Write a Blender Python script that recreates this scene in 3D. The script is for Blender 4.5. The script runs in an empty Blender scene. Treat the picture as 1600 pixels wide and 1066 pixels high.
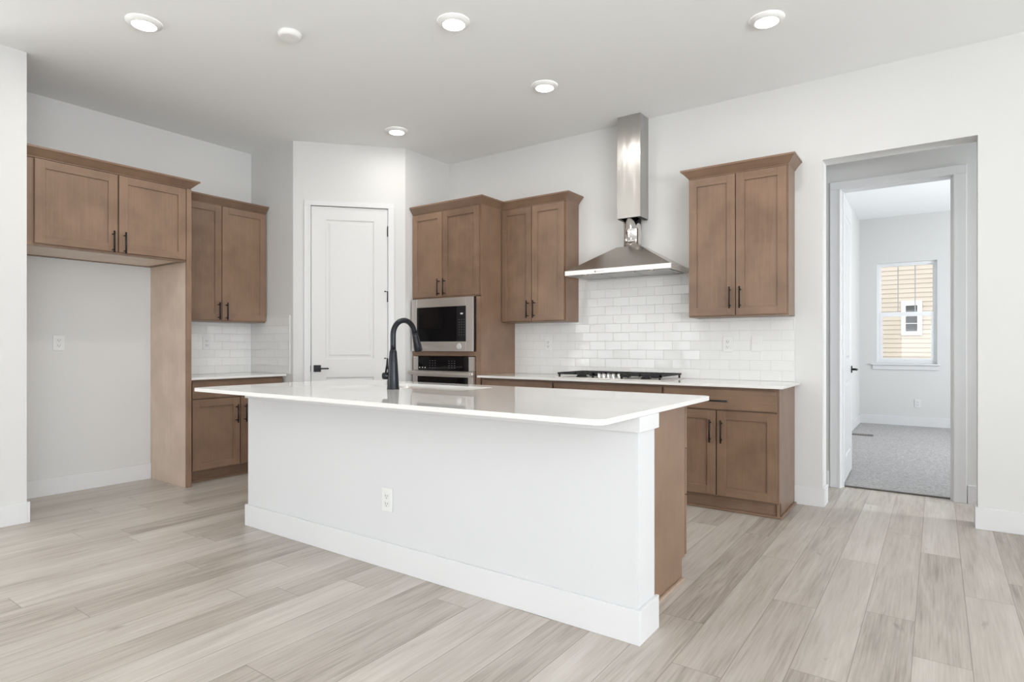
import bpy, bmesh, math, random
from mathutils import Vector, Matrix
random.seed(7)
scene = bpy.context.scene
COL = scene.collection
PI = math.pi

# ------------------------------------------------------------------ camera
FPX, CY, YAW, CAMH = 938.46, 540.89, 0.6161, 1.1935
cd = bpy.data.cameras.new('camera'); cam = bpy.data.objects.new('camera', cd); COL.objects.link(cam)
cd.sensor_fit = 'HORIZONTAL'; cd.sensor_width = 36.0
cd.lens = FPX / 1600 * 36.0
cd.shift_y = (CY - 533.0) / 1600.0
cd.clip_start = 0.05; cd.clip_end = 200
cam.location = (0, 0, CAMH); cam.rotation_euler = (PI / 2, 0, YAW)
scene.camera = cam

# ------------------------------------------------------------------ view and daylight
vs = scene.view_settings
vs.view_transform = 'Standard'; vs.look = 'None'; vs.gamma = 1.0; vs.use_curve_mapping = False
vs.exposure = 0.16
w = bpy.data.worlds.new('sky'); scene.world = w; w.use_nodes = True
bg = w.node_tree.nodes['Background']; bg.inputs[0].default_value = (0.96, 0.975, 1.0, 1); bg.inputs[1].default_value = 3.0


def area_lamp(name, loc, rot, sx, sy, power, color=(0.93, 0.97, 1.0)):
    ld = bpy.data.lights.new(name, 'AREA'); ld.shape = 'RECTANGLE'; ld.size = sx; ld.size_y = sy
    ld.energy = power; ld.color = color
    o = bpy.data.objects.new(name, ld); COL.objects.link(o); o.location = loc; o.rotation_euler = rot
    return o


# area lamps added just inside the unseen windows to stand for their daylight,
# those of the big room tilted steeply up to brighten its ceiling
UP = math.radians(58)
area_lamp('daylight_back_left', (-6.4, -3.95, 1.35), (PI / 2 + UP, 0, 0), 3.4, 1.8, 28, (0.97, 0.985, 1.0))
area_lamp('daylight_back_right', (-0.6, -3.95, 1.35), (PI / 2 + UP, 0, 0), 3.4, 1.8, 28, (0.97, 0.985, 1.0))
area_lamp('daylight_right', (4.95, -1.2, 1.35), (PI / 2 + UP, 0, PI / 2), 5.6, 1.8, 485, (0.94, 0.97, 1.0))
area_lamp('daylight_left', (-7.95, -1.8, 1.35), (PI / 2 + UP, 0, -PI / 2), 3.0, 1.8, 120, (0.98, 0.985, 0.98))
area_lamp('daylight_bedroom', (2.85, 8.3, 1.65), (PI / 2 + math.radians(10), 0, PI / 2), 1.8, 1.5, 108, (0.92, 0.96, 1.0))
area_lamp('hall_fill', (2.45, 5.43, 1.5), (PI / 2, 0, PI / 2), 0.5, 1.4, 44, (0.94, 0.97, 1.0))  # fill lamp added to brighten the hall, no known source there


# ------------------------------------------------------------------ materials
def new_mat(name):
    m = bpy.data.materials.new(name); m.use_nodes = True
    nt = m.node_tree; b = nt.nodes['Principled BSDF']
    return m, nt, b


def N(nt, kind, **kw):
    n = nt.nodes.new(kind)
    for k, v in kw.items():
        if k.startswith('in_'):
            key = k[3:]; key = int(key) if key.isdigit() else key
            n.inputs[key].default_value = v
        else:
            setattr(n, k, v)
    return n


def math_n(nt, op, a, b=None, c=None):
    n = nt.nodes.new('ShaderNodeMath'); n.operation = op
    for i, v in enumerate((a, b, c)):
        if v is None: continue
        if isinstance(v, (int, float)): n.inputs[i].default_value = v
        else: nt.links.new(v, n.inputs[i])
    return n.outputs[0]


def plain(name, col, rough=0.5, metal=0.0, spec=0.5, coat=0.0, bump=0.0, bscale=200, **kw):
    m, nt, b = new_mat(name)
    b.inputs['Base Color'].default_value = (*col, 1); b.inputs['Roughness'].default_value = rough
    b.inputs['Metallic'].default_value = metal; b.inputs['Specular IOR Level'].default_value = spec
    b.inputs['Coat Weight'].default_value = coat
    if bump:
        g = N(nt, 'ShaderNodeNewGeometry')
        t = N(nt, 'ShaderNodeTexNoise', in_Scale=bscale, in_Detail=3.0)
        bp = N(nt, 'ShaderNodeBump', in_Strength=bump, in_Distance=0.002)
        nt.links.new(g.outputs['Position'], t.inputs['Vector'])
        nt.links.new(t.outputs[0], bp.inputs['Height']); nt.links.new(bp.outputs[0], b.inputs['Normal'])
    return m


def wood_mat(name, c1, c2, axis='Z', rough=0.34):
    m, nt, b = new_mat(name); L = nt.links.new
    g = N(nt, 'ShaderNodeNewGeometry')
    oi = N(nt, 'ShaderNodeObjectInfo')
    mp = N(nt, 'ShaderNodeMapping')
    sc = {'Z': (85, 85, 3.0), 'X': (3.0, 85, 85), 'Y': (85, 3.0, 85)}[axis]
    mp.inputs['Scale'].default_value = sc
    L(g.outputs['Position'], mp.inputs['Vector'])
    off = N(nt, 'ShaderNodeVectorMath', operation='ADD')
    cx = N(nt, 'ShaderNodeCombineXYZ')
    r = math_n(nt, 'MULTIPLY', oi.outputs['Random'], 37.0)
    for i in range(3): L(r, cx.inputs[i])
    L(mp.outputs[0], off.inputs[0]); L(cx.outputs[0], off.inputs[1])
    t = N(nt, 'ShaderNodeTexNoise', in_Scale=1.0, in_Detail=6.0, in_Roughness=0.62)
    L(off.outputs[0], t.inputs['Vector'])
    # broad cloudy blotches of the stain
    t2 = N(nt, 'ShaderNodeTexNoise', in_Scale=5.0, in_Detail=4.0)
    L(g.outputs['Position'], t2.inputs['Vector'])
    f = math_n(nt, 'ADD', math_n(nt, 'MULTIPLY', t.outputs[0], 0.40), math_n(nt, 'MULTIPLY', t2.outputs[0], 0.72))
    f = math_n(nt, 'ADD', f, math_n(nt, 'MULTIPLY', math_n(nt, 'SUBTRACT', oi.outputs['Random'], 0.5), 0.22))
    rp = N(nt, 'ShaderNodeValToRGB')
    rp.color_ramp.elements[0].position = 0.3; rp.color_ramp.elements[0].color = (*c1, 1)
    rp.color_ramp.elements[1].position = 0.85; rp.color_ramp.elements[1].color = (*c2, 1)
    L(f, rp.inputs[0]); L(rp.outputs[0], b.inputs['Base Color'])
    b.inputs['Roughness'].default_value = rough; b.inputs['Specular IOR Level'].default_value = 0.5
    bp = N(nt, 'ShaderNodeBump', in_Strength=0.06, in_Distance=0.002)
    L(t.outputs[0], bp.inputs['Height']); L(bp.outputs[0], b.inputs['Normal'])
    return m


def floor_mat():
    m, nt, b = new_mat('oak_plank_floor'); L = nt.links.new
    PW, PL = 0.185, 1.42
    g = N(nt, 'ShaderNodeNewGeometry'); s = N(nt, 'ShaderNodeSeparateXYZ'); L(g.outputs['Position'], s.inputs[0])
    u = math_n(nt, 'DIVIDE', math_n(nt, 'ADD', s.outputs[0], 20.058), PW)
    row = math_n(nt, 'FLOOR', u); fu = math_n(nt, 'FRACT', u)
    wn = N(nt, 'ShaderNodeTexWhiteNoise', noise_dimensions='1D'); L(row, wn.inputs['W'])
    v = math_n(nt, 'ADD', math_n(nt, 'DIVIDE', math_n(nt, 'ADD', s.outputs[1], 20.0), PL), wn.outputs['Value'])
    seg = math_n(nt, 'FLOOR', v); fv = math_n(nt, 'FRACT', v)
    idv = N(nt, 'ShaderNodeCombineXYZ'); L(row, idv.inputs[0]); L(seg, idv.inputs[1])
    wn2 = N(nt, 'ShaderNodeTexWhiteNoise', noise_dimensions='3D'); L(idv.outputs[0], wn2.inputs['Vector'])
    rnd = wn2.outputs['Value']
    # grain: stretched along the plank, shifted per plank
    def gr(sx, sy, detail, dist=0.0):
        cb = N(nt, 'ShaderNodeCombineXYZ')
        L(math_n(nt, 'MULTIPLY', s.outputs[0], sx), cb.inputs[0])
        L(math_n(nt, 'ADD', math_n(nt, 'MULTIPLY', s.outputs[1], sy), math_n(nt, 'MULTIPLY', rnd, 53.0)), cb.inputs[1])
        L(math_n(nt, 'MULTIPLY', rnd, 91.0), cb.inputs[2])
        t = N(nt, 'ShaderNodeTexNoise', in_Scale=1.0, in_Detail=detail, in_Roughness=0.6, in_Distortion=dist)
        L(cb.outputs[0], t.inputs['Vector']); return t.outputs[0]
    fine = gr(110, 3.5, 6.0); broad = gr(9.0, 0.9, 3.0, 0.8); cath = gr(16.0, 1.1, 2.0, 2.2)
    f = math_n(nt, 'ADD', math_n(nt, 'MULTIPLY', fine, 0.34), math_n(nt, 'MULTIPLY', broad, 0.40))
    f = math_n(nt, 'ADD', f, math_n(nt, 'MULTIPLY', cath, 0.22))
    f = math_n(nt, 'ADD', f, math_n(nt, 'MULTIPLY', math_n(nt, 'SUBTRACT', rnd, 0.5), 0.17))
    rp = N(nt, 'ShaderNodeValToRGB'); cr = rp.color_ramp
    cr.elements[0].position = 0.26; cr.elements[0].color = (0.255, 0.215, 0.18, 1)
    cr.elements[1].position = 0.66; cr.elements[1].color = (0.60, 0.56, 0.515, 1)
    e = cr.elements.new(0.44); e.color = (0.455, 0.41, 0.365, 1)
    L(f, rp.inputs[0])
    # sparse dark knots and mineral streaks
    kn = gr(15.0, 3.4, 2.0, 0.6)
    kf = N(nt, 'ShaderNodeMapRange'); kf.inputs[1].default_value = 0.69; kf.inputs[2].default_value = 0.80
    kf.inputs[3].default_value = 0.0; kf.inputs[4].default_value = 0.55
    L(kn, kf.inputs[0])
    mk = N(nt, 'ShaderNodeMixRGB'); mk.inputs[2].default_value = (0.17, 0.125, 0.095, 1)
    L(kf.outputs[0], mk.inputs[0]); L(rp.outputs[0], mk.inputs[1])
    # seams
    eu = math_n(nt, 'MINIMUM', fu, math_n(nt, 'SUBTRACT', 1.0, fu))
    ev = math_n(nt, 'MULTIPLY', math_n(nt, 'MINIMUM', fv, math_n(nt, 'SUBTRACT', 1.0, fv)), PL / PW)
    seam = math_n(nt, 'LESS_THAN', math_n(nt, 'MINIMUM', eu, ev), 0.009)
    ms = N(nt, 'ShaderNodeMixRGB'); ms.inputs[2].default_value = (0.20, 0.165, 0.135, 1)
    L(math_n(nt, 'MULTIPLY', seam, 0.65), ms.inputs[0]); L(mk.outputs[0], ms.inputs[1])
    L(ms.outputs[0], b.inputs['Base Color'])
    b.inputs['Roughness'].default_value = 0.36; b.inputs['Specular IOR Level'].default_value = 0.35
    bp = N(nt, 'ShaderNodeBump', in_Strength=0.05, in_Distance=0.002)
    L(fine, bp.inputs['Height']); L(bp.outputs[0], b.inputs['Normal'])
    return m


def tile_mat(name, axis):
    """glossy white subway tile; axis = world axis that runs along the wall"""
    m, nt, b = new_mat(name); L = nt.links.new
    TW, TH, Z0 = 0.1575, 0.0788, 0.922
    g = N(nt, 'ShaderNodeNewGeometry'); s = N(nt, 'ShaderNodeSeparateXYZ'); L(g.outputs['Position'], s.inputs[0])
    v = math_n(nt, 'DIVIDE', math_n(nt, 'ADD', s.outputs[2], 20 * TH - Z0), TH)
    row = math_n(nt, 'FLOOR', v); fv = math_n(nt, 'FRACT', v)
    odd = math_n(nt, 'MODULO', row, 2.0)
    u = math_n(nt, 'ADD', math_n(nt, 'DIVIDE', math_n(nt, 'ADD', s.outputs['XYZ'.index(axis)], 20.03), TW), math_n(nt, 'MULTIPLY', odd, 0.5))
    fu = math_n(nt, 'FRACT', u); cu = math_n(nt, 'FLOOR', u)
    idv = N(nt, 'ShaderNodeCombineXYZ'); L(row, idv.inputs[0]); L(cu, idv.inputs[1])
    wn = N(nt, 'ShaderNodeTexWhiteNoise', noise_dimensions='3D'); L(idv.outputs[0], wn.inputs['Vector'])
    eu = math_n(nt, 'MULTIPLY', math_n(nt, 'MINIMUM', fu, math_n(nt, 'SUBTRACT', 1.0, fu)), TW)
    ev = math_n(nt, 'MULTIPLY', math_n(nt, 'MINIMUM', fv, math_n(nt, 'SUBTRACT', 1.0, fv)), TH)
    d = math_n(nt, 'MINIMUM', eu, ev)
    grout = math_n(nt, 'LESS_THAN', d, 0.0011)
    mx = N(nt, 'ShaderNodeMixRGB'); mx.inputs[1].default_value = (0.745, 0.745, 0.735, 1); mx.inputs[2].default_value = (0.54, 0.535, 0.52, 1)
    L(grout, mx.inputs[0]); L(mx.outputs[0], b.inputs['Base Color'])
    L(math_n(nt, 'ADD', 0.07, math_n(nt, 'MULTIPLY', grout, 0.6)), b.inputs['Roughness'])
    # each tile sits at a slightly different tilt
    sub = N(nt, 'ShaderNodeVectorMath', operation='SUBTRACT'); sub.inputs[1].default_value = (0.5, 0.5, 0.5)
    L(wn.outputs['Color'], sub.inputs[0])
    scl = N(nt, 'ShaderNodeVectorMath', operation='SCALE'); scl.inputs['Scale'].default_value = 0.045; L(sub.outputs[0], scl.inputs[0])
    add = N(nt, 'ShaderNodeVectorMath', operation='ADD'); L(g.outputs['Normal'], add.inputs[0]); L(scl.outputs[0], add.inputs[1])
    nm = N(nt, 'ShaderNodeVectorMath', operation='NORMALIZE'); L(add.outputs[0], nm.inputs[0])
    ed = N(nt, 'ShaderNodeMapRange'); ed.inputs[1].default_value = 0.0; ed.inputs[2].default_value = 0.004
    L(d, ed.inputs[0])
    bp = N(nt, 'ShaderNodeBump', in_Strength=0.35, in_Distance=0.0015)
    L(ed.outputs[0], bp.inputs['Height']); L(nm.outputs[0], bp.inputs['Normal']); L(bp.outputs[0], b.inputs['Normal'])
    return m


def brushed(name, col, rough, scale=(3, 3, 260), dent=0.0, aniso=0.0):
    m, nt, b = new_mat(name); L = nt.links.new
    b.inputs['Base Color'].default_value = (*col, 1); b.inputs['Metallic'].default_value = 1.0
    g = N(nt, 'ShaderNodeNewGeometry'); mp = N(nt, 'ShaderNodeMapping'); mp.inputs['Scale'].default_value = scale
    L(g.outputs['Position'], mp.inputs[0])
    t = N(nt, 'ShaderNodeTexNoise', in_Scale=1.0, in_Detail=4.0); L(mp.outputs[0], t.inputs['Vector'])
    L(math_n(nt, 'ADD', rough - 0.06, math_n(nt, 'MULTIPLY', t.outputs[0], 0.12)), b.inputs['Roughness'])
    bp = N(nt, 'ShaderNodeBump', in_Strength=0.03, in_Distance=0.001); L(t.outputs[0], bp.inputs['Height'])
    last = bp
    if dent:
        m2 = N(nt, 'ShaderNodeMapping'); m2.inputs['Scale'].default_value = (11, 11, 1.6); L(g.outputs['Position'], m2.inputs[0])
        t2 = N(nt, 'ShaderNodeTexNoise', in_Scale=1.0, in_Detail=1.0); L(m2.outputs[0], t2.inputs['Vector'])
        b2 = N(nt, 'ShaderNodeBump', in_Strength=dent, in_Distance=0.05); L(t2.outputs[0], b2.inputs['Height'])
        L(bp.outputs[0], b2.inputs['Normal']); last = b2
    if aniso:
        b.inputs['Anisotropic'].default_value = aniso
        tg = N(nt, 'ShaderNodeTangent', direction_type='RADIAL', axis='Z'); L(tg.outputs[0], b.inputs['Tangent'])
    L(last.outputs[0], b.inputs['Normal'])
    return m


def carpet_mat():
    m, nt, b = new_mat('grey_carpet'); L = nt.links.new
    g = N(nt, 'ShaderNodeNewGeometry')
    t = N(nt, 'ShaderNodeTexNoise', in_Scale=55.0, in_Detail=5.0, in_Roughness=0.75); L(g.outputs['Position'], t.inputs['Vector'])
    rp = N(nt, 'ShaderNodeValToRGB'); rp.color_ramp.elements[0].position = 0.32; rp.color_ramp.elements[0].color = (0.27, 0.26, 0.255, 1)
    rp.color_ramp.elements[1].position = 0.68; rp.color_ramp.elements[1].color = (0.60, 0.59, 0.585, 1)
    L(t.outputs[0], rp.inputs[0]); L(rp.outputs[0], b.inputs['Base Color'])
    b.inputs['Roughness'].default_value = 0.95; b.inputs['Specular IOR Level'].default_value = 0.1
    bp = N(nt, 'ShaderNodeBump', in_Strength=0.8, in_Distance=0.01); L(t.outputs[0], bp.inputs['Height']); L(bp.outputs[0], b.inputs['Normal'])
    return m


def siding_mat():
    m, nt, b = new_mat('lap_siding_paint'); L = nt.links.new
    g = N(nt, 'ShaderNodeNewGeometry')
    t = N(nt, 'ShaderNodeTexNoise', in_Scale=3.0); L(g.outputs['Position'], t.inputs['Vector'])
    rp = N(nt, 'ShaderNodeValToRGB'); rp.color_ramp.elements[0].color = (0.43, 0.385, 0.325, 1); rp.color_ramp.elements[1].color = (0.47, 0.425, 0.365, 1)
    L(t.outputs[0], rp.inputs[0]); L(rp.outputs[0], b.inputs['Base Color']); b.inputs['Roughness'].default_value = 0.7
    return m


def glass_mat(name, rough=0.0, tint=(0.97, 0.97, 0.97)):
    m, nt, b = new_mat(name); L = nt.links.new
    nt.nodes.remove(b)
    out = nt.nodes['Material Output']
    tr = N(nt, 'ShaderNodeBsdfTransparent'); tr.inputs[0].default_value = (*tint, 1)
    gl = N(nt, 'ShaderNodeBsdfGlossy'); gl.inputs['Roughness'].default_value = rough
    fr = N(nt, 'ShaderNodeFresnel'); fr.inputs[0].default_value = 1.45
    mx = N(nt, 'ShaderNodeMixShader'); L(fr.outputs[0], mx.inputs[0]); L(tr.outputs[0], mx.inputs[1]); L(gl.outputs[0], mx.inputs[2])
    L(mx.outputs[0], out.inputs[0]); return m


def emit_mat(name, col, strength):
    m, nt, b = new_mat(name)
    b.inputs['Base Color'].default_value = (0.9, 0.9, 0.9, 1)
    b.inputs['Emission Color'].default_value = (*col, 1); b.inputs['Emission Strength'].default_value = strength
    return m


WALL = plain('wall_paint', (0.665, 0.665, 0.657), 0.85, spec=0.2, bump=0.12, bscale=140)
CEIL = plain('ceiling_paint', (0.905, 0.92, 0.92), 0.9, spec=0.15, bump=0.25, bscale=90)
TRIM = plain('trim_paint', (0.70, 0.705, 0.712), 0.38, spec=0.45)
DOORM = plain('door_paint', (0.685, 0.685, 0.68), 0.42, spec=0.45)
ISLANDW = plain('island_wall_paint', (0.65, 0.658, 0.665), 0.7, spec=0.25, bump=0.08, bscale=140)
FLOOR = floor_mat(); CARPET = carpet_mat()
W1, W2 = (0.166, 0.100, 0.064), (0.288, 0.184, 0.122)
WOOD = wood_mat('stained_maple_upright', W1, W2, 'Z')
WOODX = wood_mat('stained_maple_lengthwise', tuple(c * .97 for c in W1), tuple(c * .97 for c in W2), 'X')
WOODY = wood_mat('stained_maple_crosswise', tuple(c * .97 for c in W1), tuple(c * .97 for c in W2), 'Y')
WOODP = wood_mat('pale_maple_veneer', (0.60, 0.475, 0.375), (0.80, 0.655, 0.53), 'Z')
DARKIN = plain('cabinet_gap_dark', (0.035, 0.022, 0.016), 0.8, spec=0.1)
BLACK = plain('matte_black_metal', (0.012, 0.012, 0.013), 0.38, 0.3, spec=0.4)
FAUCETM = plain('matte_black_faucet', (0.02, 0.022, 0.027), 0.33, 0.6, spec=0.5)
QUARTZ = plain('white_quartz', (0.80, 0.79, 0.77), 0.02, spec=0.6)
STEEL = brushed('brushed_stainless', (0.76, 0.725, 0.69), 0.34)
STEELH = brushed('brushed_hood_stainless', (0.56, 0.525, 0.49), 0.25, (260, 3, 3))
STEELD = brushed('dented_duct_stainless', (0.50, 0.488, 0.472), 0.33, (260, 260, 2), dent=0.24, aniso=0.6)
FOIL = brushed('shiny_duct_metal', (0.72, 0.70, 0.68), 0.12, (3, 3, 60), dent=0.5)
STEELP = plain('pale_stainless_lip', (0.86, 0.85, 0.83), 0.42, 0.75)
CHROME = plain('chrome', (0.78, 0.78, 0.78), 0.12, 1.0)
BGLASS = plain('black_glass', (0.006, 0.006, 0.007), 0.05, spec=0.35)
BPANEL = plain('black_panel', (0.016, 0.016, 0.018), 0.18, spec=0.35)
GREYMARK = plain('grey_print', (0.07, 0.07, 0.075), 0.5)
PALEMARK = plain('pale_print', (0.7, 0.7, 0.7), 0.5)
IRON = plain('cast_iron', (0.014, 0.014, 0.015), 0.55, spec=0.4)
PLASTIC = plain('white_plastic', (0.735, 0.735, 0.73), 0.35, spec=0.45)
SLOT = plain('socket_slot', (0.05, 0.05, 0.05), 0.6)
FIXT = plain('white_fixture', (0.86, 0.86, 0.85), 0.5)
LENS = emit_mat('lit_lens', (1.0, 0.965, 0.91), 9.0)
VINYL = plain('white_vinyl_frame', (0.85, 0.86, 0.87), 0.4)
GLASS = glass_mat('window_glass')
SIDING = siding_mat(); DARKPANE = plain('dark_pane', (0.06, 0.065, 0.07), 0.1)
GROUND = plain('pale_ground', (0.42, 0.40, 0.34), 0.95)  # unseen bare ground, lightened to bounce more light onto the siding
VENTM = plain('brown_vent', (0.13, 0.11, 0.10), 0.5)
TILEX = tile_mat('subway_tile_long', 'X'); TILEY = tile_mat('subway_tile_left', 'Y')


# ------------------------------------------------------------------ mesh helpers
def bx(bm, x0, x1, y0, y1, z0, z1, mi=0, bev=0.0):
    x0, x1 = min(x0, x1), max(x0, x1); y0, y1 = min(y0, y1), max(y0, y1); z0, z1 = min(z0, z1), max(z0, z1)
    v = [bm.verts.new(p) for p in ((x0, y0, z0), (x1, y0, z0), (x1, y1, z0), (x0, y1, z0), (x0, y0, z1), (x1, y0, z1), (x1, y1, z1), (x0, y1, z1))]
    fs = [bm.faces.new([v[i] for i in q]) for q in ((0, 3, 2, 1), (4, 5, 6, 7), (0, 1, 5, 4), (1, 2, 6, 5), (2, 3, 7, 6), (3, 0, 4, 7))]
    for f in fs: f.material_index = mi
    if bev:
        es = list({e for f in fs for e in f.edges})
        r = bmesh.ops.bevel(bm, geom=es, offset=bev, segments=2, affect='EDGES', profile=0.5)
        for f in r['faces']: f.material_index = mi
    return bm


def prism(bm, poly, z0, z1, mi=0):
    """poly: ccw list of (x, y)"""
    a = [bm.verts.new((x, y, z0)) for x, y in poly]; b = [bm.verts.new((x, y, z1)) for x, y in poly]
    n = len(poly); fs = [bm.faces.new(a[::-1]), bm.faces.new(b)]
    for i in range(n): fs.append(bm.faces.new((a[i], a[(i + 1) % n], b[(i + 1) % n], b[i])))
    for f in fs: f.material_index = mi
    return bm


def ring_solid(bm, outer, inner, z0, z1, mi=0):
    """flat slab with a hole: outer and inner loops have equal counts, ccw"""
    n = len(outer)
    V = [[bm.verts.new((x, y, z)) for x, y in loop] for loop, z in ((outer, z0), (outer, z1), (inner, z0), (inner, z1))]
    for i in range(n):
        j = (i + 1) % n
        for q in ((V[0][i], V[0][j], V[1][j], V[1][i]), (V[1][i], V[1][j], V[3][j], V[3][i]),
                  (V[3][i], V[3][j], V[2][j], V[2][i]), (V[2][i], V[2][j], V[0][j], V[0][i])):
            f = bm.faces.new(q); f.material_index = mi


def lathe(bm, prof, c=(0, 0, 0), n=32, mi=0, axis='Z', cap=True):
    """prof: list of (r, h) along axis"""
    rings = []
    for r, h in prof:
        ring = []
        for i in range(n):
            a = 2 * PI * i / n; p = (r * math.cos(a), r * math.sin(a), h)
            if axis == 'X': p = (p[2], p[0], p[1])
            if axis == 'Y': p = (p[1], p[2], p[0])
            ring.append(bm.verts.new((p[0] + c[0], p[1] + c[1], p[2] + c[2])))
        rings.append(ring)
    for a, b in zip(rings, rings[1:]):
        for i in range(n):
            f = bm.faces.new((a[i], a[(i + 1) % n], b[(i + 1) % n], b[i])); f.material_index = mi; f.smooth = True
    if cap:
        for rg in (rings[0][::-1], rings[-1]):
            f = bm.faces.new(rg); f.material_index = mi
    return bm


def tube(bm, pts, rad, n=14, mi=0):
    """round tube along a polyline; rad is a number or one per point"""
    pts = [Vector(p) for p in pts]
    rr = [rad] * len(pts) if isinstance(rad, (int, float)) else rad
    prev = None; rings = []
    for i, p in enumerate(pts):
        t = (pts[min(i + 1, len(pts) - 1)] - pts[max(i - 1, 0)]).normalized()
        if prev is None:
            ref = Vector((0, 0, 1)) if abs(t.z) < 0.9 else Vector((1, 0, 0))
            nx = t.cross(ref).normalized()
        else:
            nx = (prev - t * prev.dot(t)).normalized()
        prev = nx; ny = t.cross(nx)
        rings.append([bm.verts.new(p + (nx * math.cos(2 * PI * k / n) + ny * math.sin(2 * PI * k / n)) * rr[i]) for k in range(n)])
    for a, b in zip(rings, rings[1:]):
        for k in range(n):
            f = bm.faces.new((a[k], a[(k + 1) % n], b[(k + 1) % n], b[k])); f.material_index = mi; f.smooth = True
    for rg in (rings[0][::-1], rings[-1]):
        f = bm.faces.new(rg); f.material_index = mi
    return bm


def obj(name, bm, mats, parent=None, loc=None):
    bmesh.ops.recalc_face_normals(bm, faces=bm.faces)
    me = bpy.data.meshes.new(name); bm.to_mesh(me); bm.free()
    for m in (mats if isinstance(mats, (list, tuple)) else [mats]): me.materials.append(m)
    o = bpy.data.objects.new(name, me); COL.objects.link(o)
    if parent: o.parent = parent
    if loc: o.location = loc
    return o


def B(): return bmesh.new()


def box(name, mats, d, parent=None, bev=0.0, loc=None):
    return obj(name, bx(B(), *d, bev=bev), mats, parent, loc)


def tag(o, label, cat, group=None):
    o['label'] = label; o['category'] = cat
    if group: o['group'] = group
    return o


def thing(name, label, cat, loc=(0, 0, 0), rz=0.0, group=None):
    o = bpy.data.objects.new(name, None); COL.objects.link(o); o.empty_display_size = 0.1
    o.location = loc; o.rotation_euler = (0, 0, rz)
    return tag(o, label, cat, group)


def struct(o):
    o['kind'] = 'structure'; return o


def dup(root, loc, label, rz=None):
    r = root.copy(); COL.objects.link(r); r.location = loc; r['label'] = label
    if rz is not None: r.rotation_euler = (0, 0, rz)
    for ch in list(root.children):
        c = ch.copy(); COL.objects.link(c); c.parent = r
        for gch in list(ch.children):
            d = gch.copy(); COL.objects.link(d); d.parent = c
    return r


# ------------------------------------------------------------------ room dimensions (metres)
ZC = 3.179                 # ceiling
XL = -5.798                # wall behind the refrigerator space
YB = 4.967                 # cooktop wall
Y1 = 3.515; X2 = -5.081    # pantry return on the left
X3 = -4.360; Y3 = 4.302    # pantry return on the right
RX0, RX1, RY0 = -8.5, 5.5, -4.5
BBH, BBT = 0.139, 0.015

# ------------------------------------------------------------------ the setting
struct(box('floor', FLOOR, (RX0, RX1 + 0.1, RY0 - 0.1, 5.80, -0.12, 0.0)))
struct(box('ceiling', CEIL, (RX0 - .1, RX1 + .1, RY0 - .1, 5.137, ZC, ZC + 0.12)))
struct(box('wall_left', WALL, (XL - 0.12, XL, 1.42, Y1 + 0.1, 0, ZC)))
struct(box('wall_stub', WALL, (RX0, -5.03, 1.05, 1.42, 0, ZC)))


def slab_wall(name, axis, c0, c1, a0, a1, z1, holes, mat=WALL):
    """wall in the plane axis=c0..c1 running a0..a1 with holes (h0, h1, zb, zt)"""
    bm = B()
    def put(p, q, zb, zt):
        if q - p < 1e-4 or zt - zb < 1e-4: return
        if axis == 'Y': bx(bm, p, q, c0, c1, zb, zt)
        else: bx(bm, c0, c1, p, q, zb, zt)
    cur = a0
    for h0, h1, zb, zt in sorted(holes):
        put(cur, h0, 0, z1); put(h0, h1, 0, zb); put(h0, h1, zt, z1); cur = h1
    put(cur, a1, 0, z1)
    return struct(obj(name, bm, mat))


slab_wall('wall_cooktop', 'Y', YB, 5.137, X3 - 0.1, RX1, ZC, [(-0.695, 0.217, 0, 2.575)])
slab_wall('wall_back', 'Y', RY0 - 0.15, RY0, RX0, RX1, ZC, [(-8.1, -4.7, 0.35, 2.55), (-2.3, 1.1, 0.35, 2.55)])
slab_wall('wall_right', 'X', RX1, RX1 + 0.15, RY0, 5.137, ZC, [(-4.0, 1.6, 0.25, 2.55)])
slab_wall('wall_far_left', 'X', RX0 - 0.15, RX0, RY0, 1.42, ZC, [(-3.3, -0.3, 0.35, 2.55)])
# pantry box in the corner
struct(box('wall_pantry_left', WALL, (XL, X2 - 0.001, Y1, Y1 + 0.1, 0, ZC)))
struct(box('wall_pantry_right', WALL, (X3 - 0.1, X3, Y3 + 0.001, YB, 0, ZC)))
struct(box('wall_pantry_back', WALL, (XL - 0.12, X3 - 0.1, YB, 5.137, 0, ZC)))
struct(box('wall_pantry_side', WALL, (XL - 0.12, XL, Y1 + 0.1, YB, 0, ZC)))
dv = Vector((X3 - X2, Y3 - Y1)); DL = dv.length; DA = math.atan2(dv.y, dv.x)
DS0, DS1, DZ = 0.160, 0.902, 2.566
bm = B()
bx(bm, 0, DS0, 0, 0.1, 0, ZC); bx(bm, DS1, DL, 0, 0.1, 0, ZC); bx(bm, DS0, DS1, 0, 0.1, DZ, ZC)
wd = struct(obj('wall_pantry_front', bm, WALL)); wd.location = (X2, Y1, 0); wd.rotation_euler = (0, 0, DA)


def casing(bm, s0, s1, zt, wdt, y0, y1):
    """door casing round an opening s0..s1, top zt, with an eased inner step"""
    for a, b in ((s0 - wdt, s0), (s1, s1 + wdt)): bx(bm, a, b, y0, y1, 0, zt, bev=0.003)
    bx(bm, s0 - wdt, s1 + wdt, y0, y1, zt, zt + wdt * 0.8, bev=0.003)
    for a, b in ((s0 - 0.016, s0 - 0.004), (s1 + 0.004, s1 + 0.016)): bx(bm, a, b, y0 - 0.004, y0 + 0.004, 0, zt)


bm = B(); casing(bm, DS0 + 0.004, DS1 - 0.004, DZ - 0.004, 0.062, -0.016, 0.002)
bx(bm, DS0 - 0.001, DS0 + 0.0035, -0.0, 0.1, 0, DZ); bx(bm, DS1 - 0.0035, DS1 + 0.001, 0.0, 0.1, 0, DZ)
tr = struct(obj('trim_1', bm, TRIM)); tr.location = (X2, Y1, 0); tr.rotation_euler = (0, 0, DA)


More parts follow.
